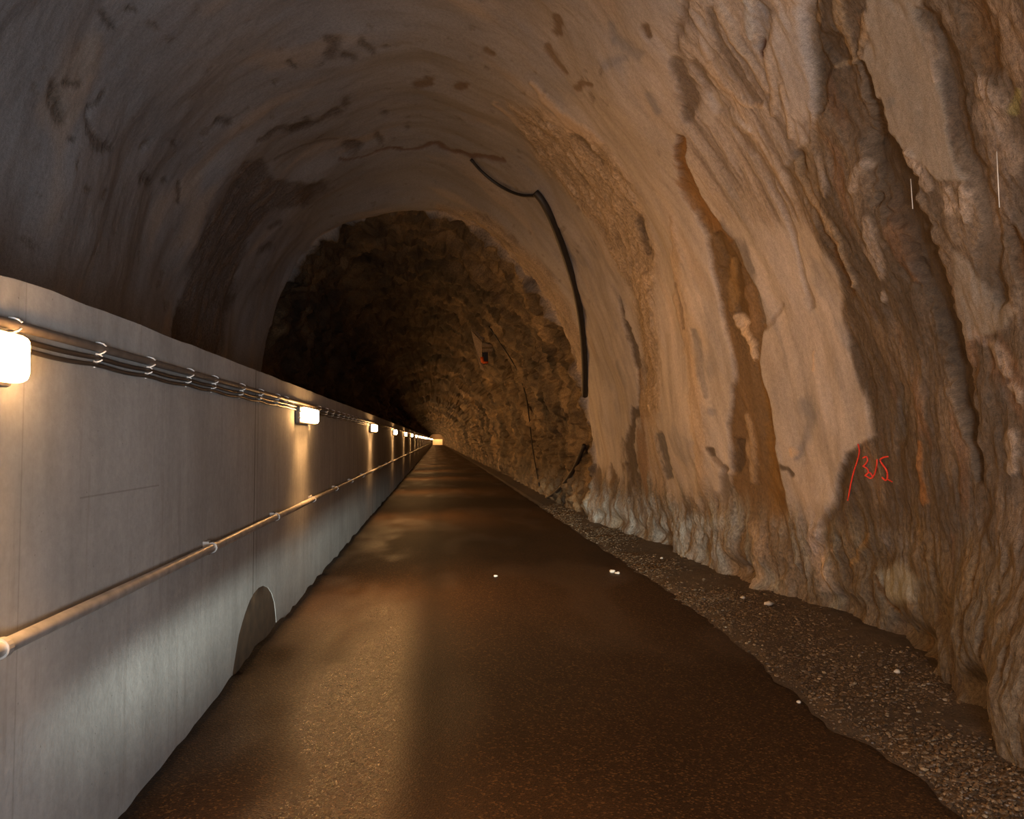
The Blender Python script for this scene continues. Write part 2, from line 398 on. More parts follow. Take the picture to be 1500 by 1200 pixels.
# ---- brown, rough, right of the smooth lining
B2 = poly([(1180, -40), (1192, 60), (1195, 170), (1180, 210), (1150, 250), (1165, 300), (1195, 345), (1222, 395), (1232, 430), (1240, 480), (1252, 530), (1268, 580), (1279, 640), (1240, 660), (1226, 700), (1215, 755), (1205, 790), (1170, 880), (1150, 960), (1700, 1300), (1700, -60)], 4)
lay(B2, BROWN*.60, .93, -.03, .75, .15)
lay(sstep(.0, .5, fbm(YY*3.5, SS*1.2, 61.0, 4))*B2, A_(.24, .165, .11), .6, .012)
lay(sstep(.15, .6, fbm(YY*5.0, SS*1.5, 64.0, 4))*B2, DARK, .45, -.02)
lay(sstep(.3, .6, fbm(YY*5.0, SS*1.2, 69.0, 3))*B2, A_(.22, .10, .045), .35)
lay(sstep(.2, .6, fbm(YY*4, SS*2.5, 79.0, 4))*B2, A_(.13, .11, .10), .4)
# smooth patches inside it
Pa = poly([(1262, -40), (1268, 60), (1262, 90), (1280, 130), (1295, 185), (1315, 215), (1345, 235), (1370, 262), (1400, 262), (1418, 262), (1395, 225), (1388, 170), (1376, 120), (1373, 60), (1350, 20), (1345, -40)], 3)
lay(Pa, PLAST*.62, .95, .035, .15)
lay(stroke([(1306, 145, 6), (1302, 152, 5)]), BLUE*.8, .7)
lay(stroke([(1362, 50, 6), (1370, 80, 6), (1374, 120, 3)]), PALE, .5, .02)
Pb = poly([(1395, 370), (1412, 385), (1440, 425), (1480, 455), (1470, 480), (1440, 490), (1415, 500), (1405, 470), (1398, 430)], 4)
lay(Pb, PLAST*.6, .8, .02, .3)
lay(poly([(1415, 0), (1455, -20), (1480, -20), (1500, 60), (1520, 160), (1480, 110), (1450, 60)], 6), A_(.20, .135, .09), .7)
# deep slanting gullies
lay(stroke([(1185, -20, 10), (1190, 60, 10), (1203, 100, 9), (1200, 160, 6)]), DARK, .75, -.06, .6, .2)
lay(stroke([(1226, 65, 14), (1232, 90, 10), (1208, 60, 8)]), DARK, .6, -.05, .6)
lay(stroke([(1262, 95, 6), (1275, 150, 10), (1285, 200, 17), (1305, 260, 26), (1325, 320, 22), (1345, 370, 19), (1362, 420, 18), (1380, 460, 15), (1395, 500, 17), (1408, 560, 15), (1420, 620, 10), (1430, 700, 6)], soft=.45), DARK*.8, .97, -.12, .35, .15)
lay(stroke([(1235, 105, 14), (1250, 160, 18), (1262, 200, 14)], soft=.7), BROWN*.8, .8, -.05, .7)
lay(stroke([(1352, 20, 10), (1370, 50, 12), (1388, 100, 14), (1398, 150, 12), (1405, 190, 12), (1420, 225, 12), (1440, 262, 12), (1450, 330, 12), (1445, 390, 14), (1460, 440, 10)], soft=.6), BROWN*.6, .8, -.06, .5)
lay(stroke([(1420, -10, 14), (1432, 50, 18), (1444, 100, 14)], soft=.7), A_(.13, .07, .03), .8, -.05, .9, .3)
lay(stroke([(1480, 340, 8), (1495, 400, 10), (1520, 430, 12)], soft=.6), A_(.10, .05, .02), .8, -.06, .9)
lay(stroke([(1208, 100, 12), (1230, 108, 10), (1250, 92, 6)], soft=.4)*0, DARK)
lay(stroke([(1222, 99, 3), (1240, 97, 3), (1262, 86, 3)]), TAN*.7, .7, .02)
# ridge with pale top at the upper edge
lay(stroke([(1226, 5, 6), (1232, 40, 8), (1240, 70, 7), (1248, 92, 4)]), TAN*.7, .8, .03)
lay(stroke([(1194, -5, 4), (1197, 30, 4)]), TAN*.9, .6, .03)
lay(stroke([(1262, 25, 4), (1264, 45, 5), (1258, 80, 3)]), TAN*.85, .6, .03)
# pale lumps of sinter
for pts in ([(1250, 275, 7), (1253, 258, 8), (1268, 245, 7)], [(1268, 322, 6), (1272, 345, 9), (1280, 380, 11), (1288, 405, 6)], [(1330, 226, 8), (1338, 245, 10), (1350, 262, 9), (1356, 275, 5)],
            [(1385, 280, 8), (1390, 305, 8), (1402, 310, 6)], [(1412, 275, 6), (1414, 295, 8), (1418, 325, 4)], [(1436, 128, 13), (1450, 150, 18), (1458, 185, 18), (1465, 215, 18), (1480, 240, 14)],
            [(1452, 505, 8), (1465, 530, 9), (1474, 545, 6)], [(1480, 565, 5), (1492, 575, 5), (1490, 588, 5)], [(1478, 640, 9), (1483, 665, 9), (1480, 690, 6)],
            [(1186, 215, 3), (1190, 165, 4), (1189, 155, 3)], [(1196, 235, 5), (1203, 262, 5), (1207, 285, 4)], [(1290, 430, 3), (1293, 440, 3)]):
    lay(stroke(pts, soft=.55), PALE*.8, .6, .025, .9)
lay(stroke([(1462, 215, 26), (1468, 270, 22), (1462, 330, 14)], soft=.8), A_(.22, .15, .105), .6, .02)
lay(stroke([(1486, 135, 5), (1482, 165, 6)]), A_(.25, .22, .06), .5)
lay(stroke([(1428, 490, 6), (1440, 500, 7)]), A_(.35, .25, .2), .4)
# streaked country between the gully and the brown rock
mid = poly([(1000, -40), (1180, -40), (1190, 160), (1200, 240), (1190, 330), (1140, 330), (1060, 320), (1020, 260), (1000, 190), (985, 90)], 18)
lay(mid, A_(.32, .235, .165), .6, 0, .4)
lay(sstep(.1, .5, fbm(YY*6.5, SS*.6, 83.0, 4))*mid, BROWN*.9, .6, -.012)
lay(sstep(.2, .5, fbm(YY*6.5, SS*.7, 86.0, 4))*mid, TAN, .35, .012)
lay(stroke([(990, 75, 4), (1000, 20, 6), (1005, -10, 6)]), BROWN, .6, -.03)
lay(stroke([(945, 42, 7), (950, 55, 4)]), DKOCH, .8, -.02)
lay(stroke([(990, 95, 9), (1003, 125, 13), (1012, 150, 10), (1005, 170, 8)], soft=.5), BROWN*.85, .85, -.04)
lay(stroke([(1018, 95, 6), (1036, 120, 7), (1050, 160, 5)]), BROWN, .7, -.04)
lay(stroke([(1040, 10, 5), (1052, 50, 6), (1065, 80, 6), (1080, 110, 8), (1100, 140, 9), (1110, 150, 9)], soft=.5), BROWN*.8, .75, -.03)
lay(stroke([(1052, 10, 4), (1080, 60, 5), (1105, 100, 4), (1125, 135, 4)]), TAN*.9, .6, .03)
lay(stroke([(1030, 60, 4), (1045, 100, 5), (1060, 125, 4), (1080, 145, 3), (1100, 155, 3), (1120, 155, 3)]), TAN*1.0, .7, .02)
lay(stroke([(1042, 150, 14), (1040, 165, 13)], soft=.35), PLAST*.95, .9, .02, .1)
lay(stroke([(1025, 30, 6), (1035, 60, 9), (1040, 85, 5)]), PLAST*1.02, .6, .02, .1)
lay(stroke([(1072, 160, 3), (1084, 180, 6), (1098, 190, 4)]), PLAST*1.05, .7, .03)
lay(stroke([(1095, 5, 7), (1098, 40, 6), (1100, 55, 4)]), A_(.36, .33, .29), .7, .02)
lay(stroke([(1110, 10, 8), (1118, 50, 8), (1112, 68, 5)], soft=.6), BLUE*.75, .7, -.04)
lay(stroke([(1114, 62, 3), (1116, 82, 2.5)]), A_(.06, .018, .006), .95, -.03)
lay(stroke([(1124, 85, 4), (1132, 130, 5), (1136, 165, 4)]), TAN*1.05, .6, .03)
lay(stroke([(1145, 125, 3), (1155, 165, 3), (1162, 200, 3)]), TAN*1.1, .6, .03)
lay(poly([(1128, 20), (1180, 0), (1186, 90), (1193, 130), (1188, 160), (1175, 180), (1160, 170), (1146, 110), (1134, 70)], 4), PLAST*.88, .85, .03, .15)
# long tan/dark lines sweeping down through the smooth lining
for pts, c, a, dp in (([(1075, 190, 3), (1110, 230, 5), (1140, 290, 4), (1165, 350, 3), (1175, 400, 3), (1190, 450, 3)], BROWN*1.2, .6, -.03),
                      ([(1168, 225, 3), (1172, 265, 5), (1195, 310, 6), (1215, 350, 7), (1235, 400, 7), (1245, 430, 5)], DKOCH*1.2, .65, -.05),
                      ([(1166, 235, 2), (1170, 262, 3), (1190, 300, 4), (1220, 345, 4), (1240, 390, 4), (1250, 420, 3)], TAN, .6, .05),
                      ([(1120, 480, 3), (1135, 470, 3), (1150, 445, 2)], BROWN*1.3, .5, -.02),
                      ([(1060, 270, 6), (1085, 320, 10), (1100, 350, 12)], A_(.33, .26, .19), .5, .0),
                      ([(1190, 515, 1.6), (1187, 545, 1.6)], TAN*1.3, .8, .01)):
    lay(stroke(pts, soft=.6), c, a, dp)
# the long wet gully
G = poly([(992, 198), (987, 225), (992, 255), (1003, 285), (1020, 312), (1036, 345), (1041, 375), (1048, 410), (1054, 450), (1062, 490), (1071, 515), (1075, 560), (1072, 600), (1066, 620), (1070, 660), (1070, 720), (1078, 780), (1080, 830), (1100, 850), (1130, 880), (1165, 900), (1178, 850), (1164, 790), (1152, 730), (1137, 680), (1132, 620), (1121, 570), (1113, 530), (1119, 470), (1110, 430), (1088, 390), (1075, 350), (1052, 325), (1033, 305), (1017, 275), (1003, 240), (1003, 205)], 2.5)
lay(G, A_(.15, .08, .03), .95, -.07, .55, .5)
lay(stroke([(996, 205, 7), (992, 230, 7), (1000, 265, 8), (1020, 300, 8), (1045, 330, 8), (1062, 350, 6)]), A_(.20, .09, .025), .9, -.03, .4, .8)
lay(stroke([(1048, 345, 6), (1062, 375, 8), (1070, 410, 10), (1076, 440, 10), (1088, 468, 8)], soft=.4), DKOCH, .9, -.07, .4, .8)
lay(stroke([(1062, 385, 3), (1066, 420, 4), (1070, 455, 4)]), OCHRE*1.1, .7, .03)
lay(stroke([(1090, 430, 7), (1098, 455, 7), (1105, 480, 8)]), A_(.25, .14, .065), .6, .03)
lay(stroke([(1058, 330, 8), (1090, 370, 6), (1108, 430, 5), (1118, 470, 5)]), A_(.15, .12, .10), .7, -.0)
lay(stroke([(1076, 463, 4), (1088, 480, 6), (1098, 502, 6), (1104, 525, 4)], soft=.4), TAN*1.25, .95, .06)
lay(stroke([(1104, 525, 2), (1112, 560, 4), (1120, 600, 6), (1124, 650, 7), (1132, 700, 9), (1142, 760, 11), (1142, 820, 14)], soft=.6), A_(.20, .095, .022), .85, -.03, .4, .7)
lay(stroke([(1088, 610, 3), (1095, 650, 5), (1100, 700, 5)]), TAN*.9, .6, .04)
lay(stroke([(1082, 650, 6), (1080, 675, 6), (1076, 690, 5)]), DARK, .8, -.05)
lay(stroke([(1060, 690, 5), (1064, 720, 8), (1058, 745, 6)]), DARK, .7, -.05)
# crack on the left
lay(stroke([(909, 436, 1.5), (914, 465, 2.5), (924, 500, 4), (933, 530, 5), (937, 540, 3), (936, 570, 2), (936, 590, 3), (928, 620, 5), (920, 650, 8), (925, 680, 10), (935, 720, 6)], soft=.4), DARK*1.1, .85, -.06, .5)
lay(stroke([(938, 545, 4), (942, 580, 6), (946, 605, 7), (940, 640, 4), (943, 680, 6), (950, 730, 8)], soft=.6), A_(.24, .125, .05), .8, .02, .5, .4)
lay(stroke([(946, 400, 4), (950, 450, 5), (955, 520, 6), (960, 570, 8), (955, 620, 7), (962, 680, 8), (975, 740, 9)], soft=.7), TAN*.95, .65, .05, .5)
lay(stroke([(968, 640, 5), (975, 670, 5), (980, 700, 4)]), BLUE*.5, .8, -.05)
lay(stroke([(985, 320, 3), (988, 360, 4), (994, 420, 5), (1002, 470, 7), (1012, 520, 9), (1020, 560, 11), (1024, 620, 10), (1028, 680, 9), (1030, 720, 8)], soft=.7), TAN, .7, .03, .3)
lay(stroke([(990, 410, 2), (1000, 450, 2), (1004, 480, 2)]), BROWN, .7, -.02)
lay(stroke([(1016, 480, 2), (1028, 540, 3), (1036, 580, 3)]), BLUE*.8, .6, -.01)
lay(stroke([(1038, 655, 4), (1042, 665, 3)]), DARK, .9, -.03)
lay(stroke([(1045, 670, 4), (1062, 690, 5)]), BROWN, .7, -.03)
# rough honey-coloured veins of the haunch
V = poly([(745, 150), (790, 160), (830, 185), (885, 212), (920, 260), (940, 300), (950, 345), (965, 380), (958, 440), (965, 520), (966, 600), (945, 600), (942, 520), (930, 440), (905, 390), (870, 330), (830, 280), (790, 235), (760, 190)], 8)
lay(V, A_(.33, .215, .11), .75, 0, .95)
vn = ridge(YY*2.2+SS*.7, SS*1.6-YY*.3, 90.0, 4); lay(V*sstep(.9, 1.5, vn), TAN*1.1, .6, .05); lay(V*(1-sstep(-.2, .6, vn)), DARK, .65, -.05)
lay(stroke([(775, 120, 3), (800, 150, 5), (840, 185, 6), (880, 210, 5)]), TAN, .7, .03)
lay(stroke([(725, 150, 2), (750, 175, 3), (770, 195, 3)]), TAN, .6, .02)
lay(stroke([(935, 320, 5), (942, 345, 4), (950, 370, 3)]), BROWN*.8, .8, -.03)
for pts in ([(816, 25, 7), (818, 45, 5)], [(805, 70, 6), (815, 90, 5), (830, 108, 4)], [(845, 128, 5), (850, 120, 4), (866, 124, 3)], [(714, 73, 5), (722, 78, 5)], [(612, 122, 7), (630, 119, 6)], [(672, 128, 5), (680, 128, 5)]):
    lay(stroke(pts, region=near & vis), DKOCH*1.1, .7, -.015)
for pts in ([(905, 55, 5), (920, 70, 8), (938, 80, 6)], [(950, 140, 5), (962, 165, 5)], [(895, 35, 4), (902, 60, 4)], [(890, 95, 8), (920, 85, 5)], [(1180, 590, 8), (1190, 610, 8), (1182, 640, 7), (1168, 668, 4)], [(1040, 600, 5), (1044, 602, 5)]):
    lay(stroke(pts, soft=.8), BLUE, .75)
lay(stroke([(1160, 655, 4), (1163, 662, 5)]), TAN*1.2, .8, .01)
lay(stroke([(1145, 683, 4), (1152, 684, 3), (1160, 694, 4)]), DARK, .85, -.02)
# second, lower band of veins near the end of the lining
V2 = poly([(640, 300), (700, 310), (740, 335), (790, 380), (830, 440), (856, 500), (858, 560), (845, 560), (820, 480), (780, 420), (735, 370), (690, 335), (640, 315)], 6)
lay(V2, A_(.30, .19, .10), .6, 0, .9); lay(V2*sstep(.8, 1.4, vn), TAN, .5, .04); lay(V2*(1-sstep(-.1, .7, vn)), DARK, .5, -.04)
# ---- left / vault marks
lv = near & vis & (SS > LA*.35)
R1 = poly([(362, 240), (385, 235), (400, 262), (470, 272), (455, 300), (400, 310), (365, 345), (350, 400), (335, 450), (322, 520), (310, 560), (250, 520), (262, 450), (285, 380), (305, 330), (335, 285)], 5, lv)
lay(R1, DARK*1.3, .62, -.05, .9); lay(R1*sstep(.1, .5, fbm(YY*5, SS*2, 93.0, 3)), A_(.20, .13, .08), .6, .03)
for pts in ([(265, 455, 7), (262, 490, 7), (258, 520, 7)], [(150, 15, 4), (160, 30, 5), (170, 45, 4)], [(190, 15, 4), (202, 20, 3)], [(126, 170, 3), (133, 195, 5), (145, 212, 8), (158, 212, 5)],
            [(80, 125, 8), (82, 150, 10), (88, 178, 6)], [(100, 118, 6), (118, 120, 5)], [(150, 135, 4), (140, 152, 3), (128, 158, 3)], [(322, 178, 5), (335, 178, 6)], [(253, 212, 5)]*2, [(212, 260, 8), (216, 262, 6)],
            [(240, 265, 4)]*2, [(130, 278, 5)]*2, [(103, 205, 5)]*2, [(264, 270, 2), (262, 295, 3)], [(430, 190, 3), (460, 180, 3), (500, 160, 4)], [(380, 205, 3), (410, 190, 4), (435, 188, 4), (450, 178, 5)],
            [(480, 55, 6), (492, 62, 9), (486, 78, 8)], [(505, 80, 5), (520, 88, 4)], [(530, 62, 6), (545, 80, 5)], [(565, 70, 4)]*2, [(425, 93, 3), (435, 100, 3)], [(508, 150, 6)]*2, [(512, 212, 10), (520, 212, 8)],
            [(555, 200, 5), (560, 208, 5)], [(565, 165, 6)]*2, [(600, 183, 4)]*2, [(450, 285, 12), (470, 275, 10)], [(395, 335, 5), (408, 325, 4)], [(385, 365, 6), (395, 360, 5)], [(340, 435, 6), (335, 450, 4)], [(320, 425, 3), (315, 440, 4)]):
    lay(stroke(pts, region=lv, soft=.7), DARK, .62, -.03, .6)
lay(stroke([(500, 232, 1.5), (560, 223, 1.5), (640, 211, 2), (665, 222, 2), (700, 228, 2), (735, 238, 3), (740, 235, 3)], region=near & vis), A_(.12, .05, .02), .75, -.02)
lay(stroke([(400, 235, 2), (440, 215, 2), (500, 200, 1.5)], region=lv), DARK, .5, -.02)

# ---- foot of the right wall: knobbly, greenish-white patches, undercut
zf = Z2-.12
foot = np.where((SS < 2.2) & near, (1-sstep(.50, .95, zf+.22*fbm(YY*1.6, 2.0, 99.0, 3)+.18*perlin(YY*5, 1.0))), 0)
lay(foot, A_(.20, .15, .10), .8, -.0, 1.0)
fg = .08+.92*sstep(5.0, 6.6, YY)
lay(foot*(1-fg), A_(.13, .09, .055), .6)
lay(foot*sstep(-.1, .45, fbm(YY*5, SS*1.6, 101.0, 4))*fg, GREEN*.85, .7, .022)
lay(foot*sstep(.0, .5, fbm(YY*7, SS*1.8, 104.0, 4)), A_(.12, .075, .042), .75, -.04)
lay(foot*sstep(.15, .5, fbm(YY*4, SS*1.2, 107.0, 4)), A_(.22, .13, .055), .6, .01)
lay(stroke([(1195, 790, 12), (1203, 820, 14), (1212, 860, 10)], soft=.6), PALE*.8, .7, .05, .8)
lay(stroke([(1207, 820, 4), (1210, 850, 4)]), PALE*1.3, .8, .02)
lay(stroke([(1104, 770, 9), (1108, 790, 10), (1104, 830, 7), (1100, 865, 6)], soft=.6), TAN*.8, .7, .05, .8)
lay(stroke([(995, 790, 6), (1000, 815, 5)], soft=.6), GREEN, .6, .05)
lay(poly([(1283, 835), (1320, 825), (1345, 850), (1340, 880), (1310, 885), (1295, 870)], 8), GREEN*1.0, .75, .03, .4)
lay(stroke([(1280, 838, 2), (1288, 860, 2.5), (1300, 885, 2), (1310, 905, 2)]), DKOCH*1.2, .8, -.03)
lay(stroke([(1320, 800, 20), (1290, 790, 14)], soft=.9), A_(.19, .165, .15), .6)
lay(stroke([(1343, 650, 2), (1345, 700, 4), (1350, 735, 5)]), A_(.33, .14, .04), .7, .01)
lay(stroke([(1270, 785, 3), (1258, 815, 4), (1245, 830, 4)]), A_(.36, .20, .07), .7, .02)
lay(stroke([(1316, 560, 3), (1322, 600, 7), (1318, 640, 6)]), BLUE*.55, .6, -.02)
lay(stroke([(1205, 770, 5), (1225, 740, 7), (1232, 700, 6), (1245, 670, 6)], soft=.7), DARK, .6, -.03)
lay(stroke([(1060, 760, 8), (1040, 770, 8), (1020, 760, 8), (1000, 770, 8)], soft=.9), GREEN, .5, .02)
for x in (872, 895, 915):
    lay(stroke([(x, 680, 2), (x+6, 705, 5), (x+4, 725, 4)]), DARK*1.3, .7, -.03)
und = np.exp(-((Z2-.16)/.12)**2)*low*near*sstep(.0, .4, perlin(YY*1.1, 5.0)+.15); dsp -= .16*und; col = col*(1-.0*und[..., None])

# ---- bare rock beyond the lining
m = rock
rc = ROCKC*np.ones((nr, na, 3))
t = fbm(YY*1.4, SS*1.4, 120.0, 5)[..., None]
rc = np.where(t > 0, rc*(1-np.clip(t, 0, 1))+A_(.30, .185, .085)*np.clip(t, 0, 1), rc*(1+np.clip(t, -1, 0)*.9))
t2 = sstep(.25, .6, fbm(YY*3, SS*3.2, 124.0, 4))[..., None]; rc = rc*(1-.6*t2)+A_(.05, .03, .018)*.6*t2
t3 = sstep(.25, .6, fbm(YY*1.1, SS*.9, 130.0, 4))[..., None]*sstep(28, 45, YY)[..., None]; rc = rc*(1-.6*t3)+A_(.36, .25, .15)*.6*t3
fr_ = (sstep(24, 40, YY)*np.clip(.9*fbm(YY*1.1, SS*.22, 175.0, 3), -.7, .8))[..., None]; rc = rc*(1+fr_)
rc = rc*(1-.35*sstep(4.5, 8, SS))[..., None]*(1+.65*sstep(24, 45, YY)*perlin(YY*.5, SS*.12, 77.0))[..., None]  # vault and left rock painted darker, as if little light reached them
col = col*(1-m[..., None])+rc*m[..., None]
rgh = rgh*(1-m)+1.0*m; wet = wet*(1-m)+.45*m
dsp = dsp*(1-m)+m*(.10*fbm(YY*2.6, SS*2.6, 140.0, 4)+.07*ridge(YY*2.0+SS*.6, SS*2.4, 144.0, 4)-.06)*damp
farm = m*sstep(24, 40, YY); dsp += farm*(.16*ridge(YY*.8, SS*.16, 170.0, 3)-.1)
# general small relief
dsp += (.004+.016*rgh)*fbm(YY*7, SS*5, 150.0, 3)*near+.012*rgh*ridge(YY*9, SS*3, 160.0, 2)*near
X3 = X2+NX*dsp; Z3 = Z2+NZ*dsp
for (y0, s0, ry, rs, h) in ():
    pass
PV = np.stack([X3, YY, Z3], -1)
col = col*(1-.15*B2[..., None]*near[..., None])
tint = A_(1, 1.11, 1.32)*(1-B2[..., None])+A_(1, 1.06, 1.12)*B2[..., None]
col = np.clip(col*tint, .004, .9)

def rock_piece(name, j0, j1):
    sub = PV[:, j0:j1+1]; n = sub.shape[1]
    idx = np.arange(nr*n).reshape(nr, n)
    Fc = np.stack([idx[:-1, :-1], idx[:-1, 1:], idx[1:, 1:], idx[1:, :-1]], -1).reshape(-1, 4)
    o = mesh_np(name, sub.reshape(-1, 3), Fc, ROCK, smooth=True); me = o.data
    a = me.color_attributes.new('Col', 'FLOAT_COLOR', 'POINT')
    cc = np.ones((nr*n, 4), np.float32); cc[:, :3] = col[:, j0:j1+1].reshape(-1, 3); a.data.foreach_set('color', cc.ravel())
    a = me.attributes.new('flow', 'FLOAT_VECTOR', 'POINT')
    fl = np.stack([YY[:, j0:j1+1], SS[:, j0:j1+1], np.zeros((nr, n))], -1).astype(np.float32); a.data.foreach_set('vector', fl.ravel())
    for nm, arr in (('rgh', rgh), ('wet', wet)):
        a = me.attributes.new(nm, 'FLOAT', 'POINT'); a.data.foreach_set('value', arr[:, j0:j1+1].astype(np.float32).ravel())
    return tag(o, kind='structure')
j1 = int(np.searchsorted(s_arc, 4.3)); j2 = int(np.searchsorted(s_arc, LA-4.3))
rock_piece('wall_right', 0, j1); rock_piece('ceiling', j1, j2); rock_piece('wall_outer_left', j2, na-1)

def hit(x, y, off=0.0, rows=None):
    """point of the built rock surface seen at a place of the photograph, moved 'off' metres back towards the middle of the tunnel"""
    ok = vis & (YY > 1)
    d = (PXF-x)**2+(PYF-y)**2; d = np.where(ok, d, 1e12)
    m0 = d.min(); cand = d < max(m0*2, 9.0); yy = np.where(cand, YY, 1e9); k = np.unravel_index(np.argmin(yy if rows is None else d), d.shape)
    return PV[k]+off*np.array([NX[k], 0, NZ[k]]), k
PXF, PYF, _v = project(PV.reshape(-1, 3)); PXF = PXF.reshape(nr, na); PYF = PYF.reshape(nr, na)

# ------------------------------------------------------------------ ground
def ground_z(x, y):
    x, y = np.broadcast_arrays(np.asarray(x, float), np.asarray(y, float))
    z = .010*fbm(x*.7, y*.35, 200.0, 3)
    z = z-.07*np.exp(-((x+1.45)/.35)**2)*sstep(5.5, 3.0, y)
    z = z+.05*np.exp(-((x-W)/.09)**2)*(.35+fbm(np.asarray(y)*2.2, 3.0, 1.0, 3))+.02*np.exp(-((x-.5)/.8)**2)-.012*np.exp(-((x+.55)/.35)**2)-.012*np.exp(-((x-1.45)/.35)**2)
    return z
def edge_x(y):
    return np.interp(y, [-8, 2.5, 3, 3.3, 4.1, 5.1, 6.3, 7.8, 11.6, 20, 40, 246], [2.2, 2.15, 2.2, 2.25, 2.18, 2.3, 2.38, 2.43, 2.4, 2.45, 2.5, 2.2])+.07*perlin(np.asarray(y)*1.3, 3.0, 1.0)+.045*perlin(np.asarray(y)*5, 3.0, 2.0)
gy = [-7.0]
while gy[-1] < 247: gy.append(gy[-1]+max(.05, .012*abs(gy[-1])**1.2))
gy = np.array(gy); gu = np.linspace(0, 1, 110)
GY = np.repeat(gy[:, None], len(gu), 1); GX = -3.8+(edge_x(GY)+.06+3.8)*gu[None]
GZ = ground_z(GX, GY)-.04*sstep(-.08, .05, GX-edge_x(GY))
idx = np.arange(GX.size).reshape(GX.shape); Fq = np.stack([idx[:-1, :-1], idx[:-1, 1:], idx[1:, 1:], idx[1:, :-1]], -1).reshape(-1, 4)
o = mesh_np('floor', np.stack([GX, GY, GZ], -1).reshape(-1, 3), Fq, ROAD, True); tag(o, kind='structure')
wetm = .9*np.exp(-((GX+.03+.03*perlin(GY*.8, 1.0))/.14)**2)*sstep(1, 3, GY)+.7*sstep(.25, .6, fbm(GX*.9, GY*.45, 210.0, 3))+.8*np.exp(-((GX-W)/.12)**2)
a = o.data.attributes.new('wet', 'FLOAT', 'POINT'); a.data.foreach_set('value', np.clip(wetm, 0, 1).astype(np.float32).ravel())
glm = 1.0*np.exp(-((GX+.42)/.40)**2)*sstep(-.98, -.62, GX+.08*perlin(GY*1.5, 4.0))*sstep(9, 5, GY)+.55*np.exp(-((GX+.8)/.5)**2)*sstep(20, 9, GY)*sstep(-.25, .3, fbm(GX*1.2, GY*.5, 215.0, 3))+.25*sstep(.1, .5, fbm(GX, GY*.4, 218.0, 2))
glm *= 1-.6*np.exp(-((GX+.03)/.12)**2)
a = o.data.attributes.new('gloss', 'FLOAT', 'POINT'); a.data.foreach_set('value', np.clip(glm, 0, 1).astype(np.float32).ravel())
# verge of soil under the gravel
vu = np.linspace(0, 1, 60); vy = gy; VYY = np.repeat(vy[:, None], 60, 1); ex = edge_x(VYY)-.05; VX_ = ex+(3.85-ex)*vu[None]
def verge_z(x, y):
    t = np.clip((x-edge_x(y))/1.0, 0, 1); return ground_z(x, y)-.012+.02*sstep(0, .08, x-edge_x(y))+.075*t*t+.02*fbm(np.asarray(x)*2, np.asarray(y)*2, 220.0, 3)
VZ = verge_z(VX_, VYY); idx = np.arange(VX_.size).reshape(VX_.shape); Fq = np.stack([idx[:-1, :-1], idx[:-1, 1:], idx[1:, 1:], idx[1:, :-1]], -1).reshape(-1, 4)
tag(mesh_np('floor_verge', np.stack([VX_, VYY, VZ], -1).reshape(-1, 3), Fq, SOIL, True), kind='structure')
# loose gravel
def toe_x(y): return np.interp(y, toeY, toeX)
ico_v = []; bm = bmesh.new(); bmesh.ops.create_icosphere(bm, subdivisions=1, radius=1); IV = np.array([v.co[:] for v in bm.verts]); IF = np.array([[v.index for v in f.verts] for f in bm.faces]); bm.free()
def stones(n, ylo, yhi, rlo, rhi, seed, power=1.0):
    r = np.random.default_rng(seed); u = r.random(n); y = ylo*(yhi/ylo)**u
    e = edge_x(y)-.02; w = toe_x(y)+.05-e; k = r.random(n); k = k*1.07-.07; x = e+w*k
    dens = fbm(x*1.2, y*.8, 230.0, 2); keep = (dens*.9+.62*(1-sstep(.45, .95, k))-.75*(k < 0)) > r.random(n)*.9-.15
    x, y, k = x[keep], y[keep], k[keep]; n = len(x); s = rlo+(rhi-rlo)*r.random(n)**2.5
    V = IV[None]*(1+.35*r.normal(size=(n, len(IV), 1))*.6); sc = s[:, None]*np.stack([1+.4*r.random(n), .7+.4*r.random(n), .45+.3*r.random(n)], 1)
    V = V*sc[:, None]; a = r.random(n)*6.283; ca, sa = np.cos(a)[:, None], np.sin(a)[:, None]
    Vx = V[..., 0]*ca-V[..., 1]*sa; Vy = V[..., 0]*sa+V[..., 1]*ca
    P = np.stack([Vx+x[:, None], Vy+y[:, None], V[..., 2]+(verge_z(x, y)+s*.25)[:, None]], -1)
    base = np.array([[.10, .065, .038], [.16, .11, .07], [.24, .18, .125], [.07, .048, .03], [.30, .25, .19]])
    ci = r.choice(5, n, p=[.36, .3, .14, .15, .05]); cc = A_(.72, .66, .56)*base[ci]*(.8+.4*r.random((n, 1)))
    return P.reshape(-1, 3), (IF[None]+np.arange(n)[:, None, None]*len(IV)).reshape(-1, 3), np.repeat(cc, len(IV), 0)
V1, F1, C1 = stones(17000, 2.5, 7.5, .004, .014, 5); V2_, F2, C2 = stones(7000, 7, 18, .006, .018, 6)
VV = np.vstack([V1, V2_]); FF = np.vstack([F1, F2+len(V1)]); CC = np.vstack([C1, C2])
o = mesh_np('gravel', VV, FF, GRAV, False); a = o.data.color_attributes.new('Col', 'FLOAT_COLOR', 'POINT')
a.data.foreach_set('color', np.hstack([CC, np.ones((len(CC), 1))]).astype(np.float32).ravel())
tag(o, 'wet brown gravel strewn on the verge between the asphalt and the rock wall', 'gravel', kind='stuff')

